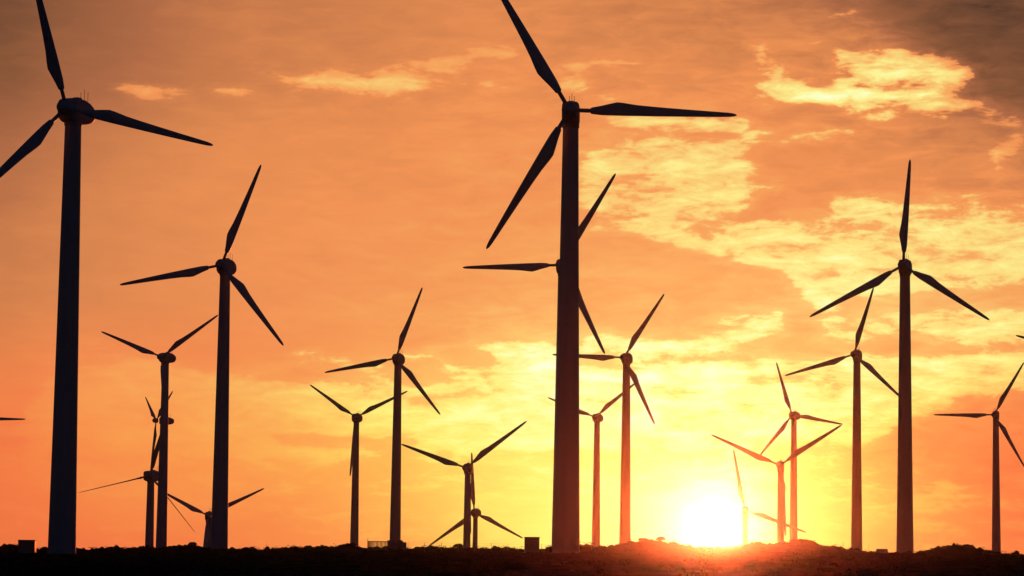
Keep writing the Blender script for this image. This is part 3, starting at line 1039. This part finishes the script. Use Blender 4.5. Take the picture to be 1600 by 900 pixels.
def shrub(px, py, d, w, label, dome=1.0):
    """px, py = top of the crown"""
    g = on_ground(px, 856, d)
    top = at(px, py, d)
    h = max(.9, top.z - g.z + .12)
    r = empty('shrub', g)
    tag(r, label, 'shrub', 'larger shrubs on the ridge')
    wm = w * d / F / 2 * .8
    wm = max(wm, .62 * h)
    rs = np.random.default_rng(int(px))
    nb = 11
    cs = np.stack([rs.uniform(-.6, .6, nb) * wm, rs.uniform(-.6, .6, nb) * wm, rs.uniform(.0, .38, nb) * h], 1)
    cs[:3, 2] = (h * .3, .12 * h, .05 * h)
    ss = np.minimum(rs.uniform(.45, .7, nb) * wm, h * .72)
    q, ff = leaf_cloud(cs, ss, rs.uniform(.09, .2, (nb, 240)), rs, .9)
    link_mesh('foliage', mesh_np('foliage', q, ff, M_SCRUB), r)
    def st(b):
        for i in range(5):
            e = Vector(cs[i]); rod(b, (e.x * .1, e.y * .1, -.1), e, .03, 5)
    link_mesh('stem', simple(st, 'stem', M_WOOD), r)


SHR = [(20, 852.5, 24, 'low shrub in the bottom left corner, left of the square kiosk'),
       (300, 850.5, 22, 'rounded shrub standing between two tall left towers'),
       (546, 851.5, 26, 'shrub at the foot of the tower left of the slatted gate'),
       (480, 854, 18, 'small shrub on the bare ridge left of the slatted gate'),
       (672, 852.5, 20, 'round shrub under the wire fence, right of the squat hut'),
       (716, 851, 20, 'shrub left of the foot of the low broad V turbine'),
       (1005, 842.5, 22, 'shrub on top of the mound left of the sun'),
       (1032, 845.5, 18, 'shrub on the right slope of the mound left of the sun'),
       (1182, 849, 26, 'shrub right of the sun between the golden and orange towers'),
       (1243, 845, 24, 'left shrub of the pair on the mound under the orange towers'),
       (1262, 846, 18, 'right shrub of the pair on the mound under the orange towers'),
       (1482, 850.5, 9, 'left peak shrub on the mound near the right edge'),
       (1495, 850.5, 9, 'right peak shrub on the mound near the right edge'),
       (1514, 855, 16, 'low shrub on the right slope of the mound near the right edge'),
       (1543, 861.5, 14, 'small shrub left of the small dark tower at the right edge')]
for x, y, w, lab in SHR: shrub(x, y, 705, w, lab)


def boulder(px, d, w, k, lab):
    g = on_ground(px, 856, d)
    o = link_mesh('boulder', ROCKS[k % 3], None, g)
    s = w * d / F / 2
    o.scale = (s, s * .8, s * .8); o.rotation_euler = (0, 0, k * 1.3)
    tag(o, lab, 'boulder', 'boulders on the ridge')


for k, (px, d, w, lab) in enumerate([
        (105, 690, 10, 'boulder beside the left side of the huge leftmost tower'),
        (220, 700, 12, 'boulder left of the low thin-bladed turbine tower'),
        (690, 700, 9, 'boulder under the fence between two round shrubs'),
        (885, 650, 18, 'broad boulder at the foot of the largest central tower'),
        (850, 520, 10, 'boulder right beside the steel kiosk'),
        (965, 700, 12, 'boulder at the foot of the mound left of the sun'),
        (1055, 700, 14, 'boulder on the right flank of the mound left of the sun'),
        (1205, 690, 12, 'boulder between the two orange towers'),
        (1350, 680, 12, 'boulder right of the medium tower, left of the tiny flat box'),
        (1442, 690, 12, 'flat boulder right of the large tower in the right part')]):
    boulder(px, d, w, k, lab)

# dry stalks standing above the ridge line
for px, py, lab in ((1317, 846, 'thin dry stalk left of the medium tower in the right part'),
                    (1357, 851, 'thin dry stalk right of the medium tower in the right part'),
                    (416, 849, 'thin dry stalk on the bare ridge right of a large left tower')):
    d = 600
    g = on_ground(px, 856, d)
    tp = at(px, py, d)
    hh = tp.z - g.z

    def f(b):
        rod(b, (0, 0, -.1), (.05, 0, hh), .022, 5)
        rod(b, (.02, 0, hh * .5), (.22, .05, hh * .75), .014, 4)
        rod(b, (.03, 0, hh * .62), (-.16, .05, hh * .85), .014, 4)
    o = link_mesh('dry_stalk', simple(f, 'dry_stalk', M_WOOD), None, g)
    tag(o, lab, 'plant')

# ------------------------------------------------------------------ haze


def haze():
    bm = bmesh.new()
    X, Y0, Y1, Z0, Z1 = 2600, -2600, 2600, -75, 112
    add_box(bm, (0, (Y0 + Y1) / 2, (Z0 + Z1) / 2), (2 * X, Y1 - Y0, Z1 - Z0))
    m = bpy.data.materials.new('haze_air')
    m.use_nodes = True
    nt = m.node_tree
    nt.nodes.clear()
    pv = nt.nodes.new('ShaderNodeVolumePrincipled')
    pv.inputs['Color'].default_value = (.9, .9, .9, 1)
    pv.inputs['Density'].default_value = 0.0000105
    pv.inputs['Anisotropy'].default_value = 0.986
    out = nt.nodes.new('ShaderNodeOutputMaterial')
    pw = nt.nodes.new('ShaderNodeVolumePrincipled')
    pw.inputs['Color'].default_value = (.9, .9, .9, 1)
    pw.inputs['Density'].default_value = 0.0000006
    pw.inputs['Anisotropy'].default_value = 0.992
    ad = nt.nodes.new('ShaderNodeAddShader')
    nt.links.new(pv.outputs[0], ad.inputs[0]); nt.links.new(pw.outputs[0], ad.inputs[1])
    nt.links.new(ad.outputs[0], out.inputs['Volume'])
    o = link_mesh('haze', mesh_from_bm('haze', bm, m, False))
    tag(o, 'thin warm evening haze filling the air', 'haze', kind='stuff')


haze()
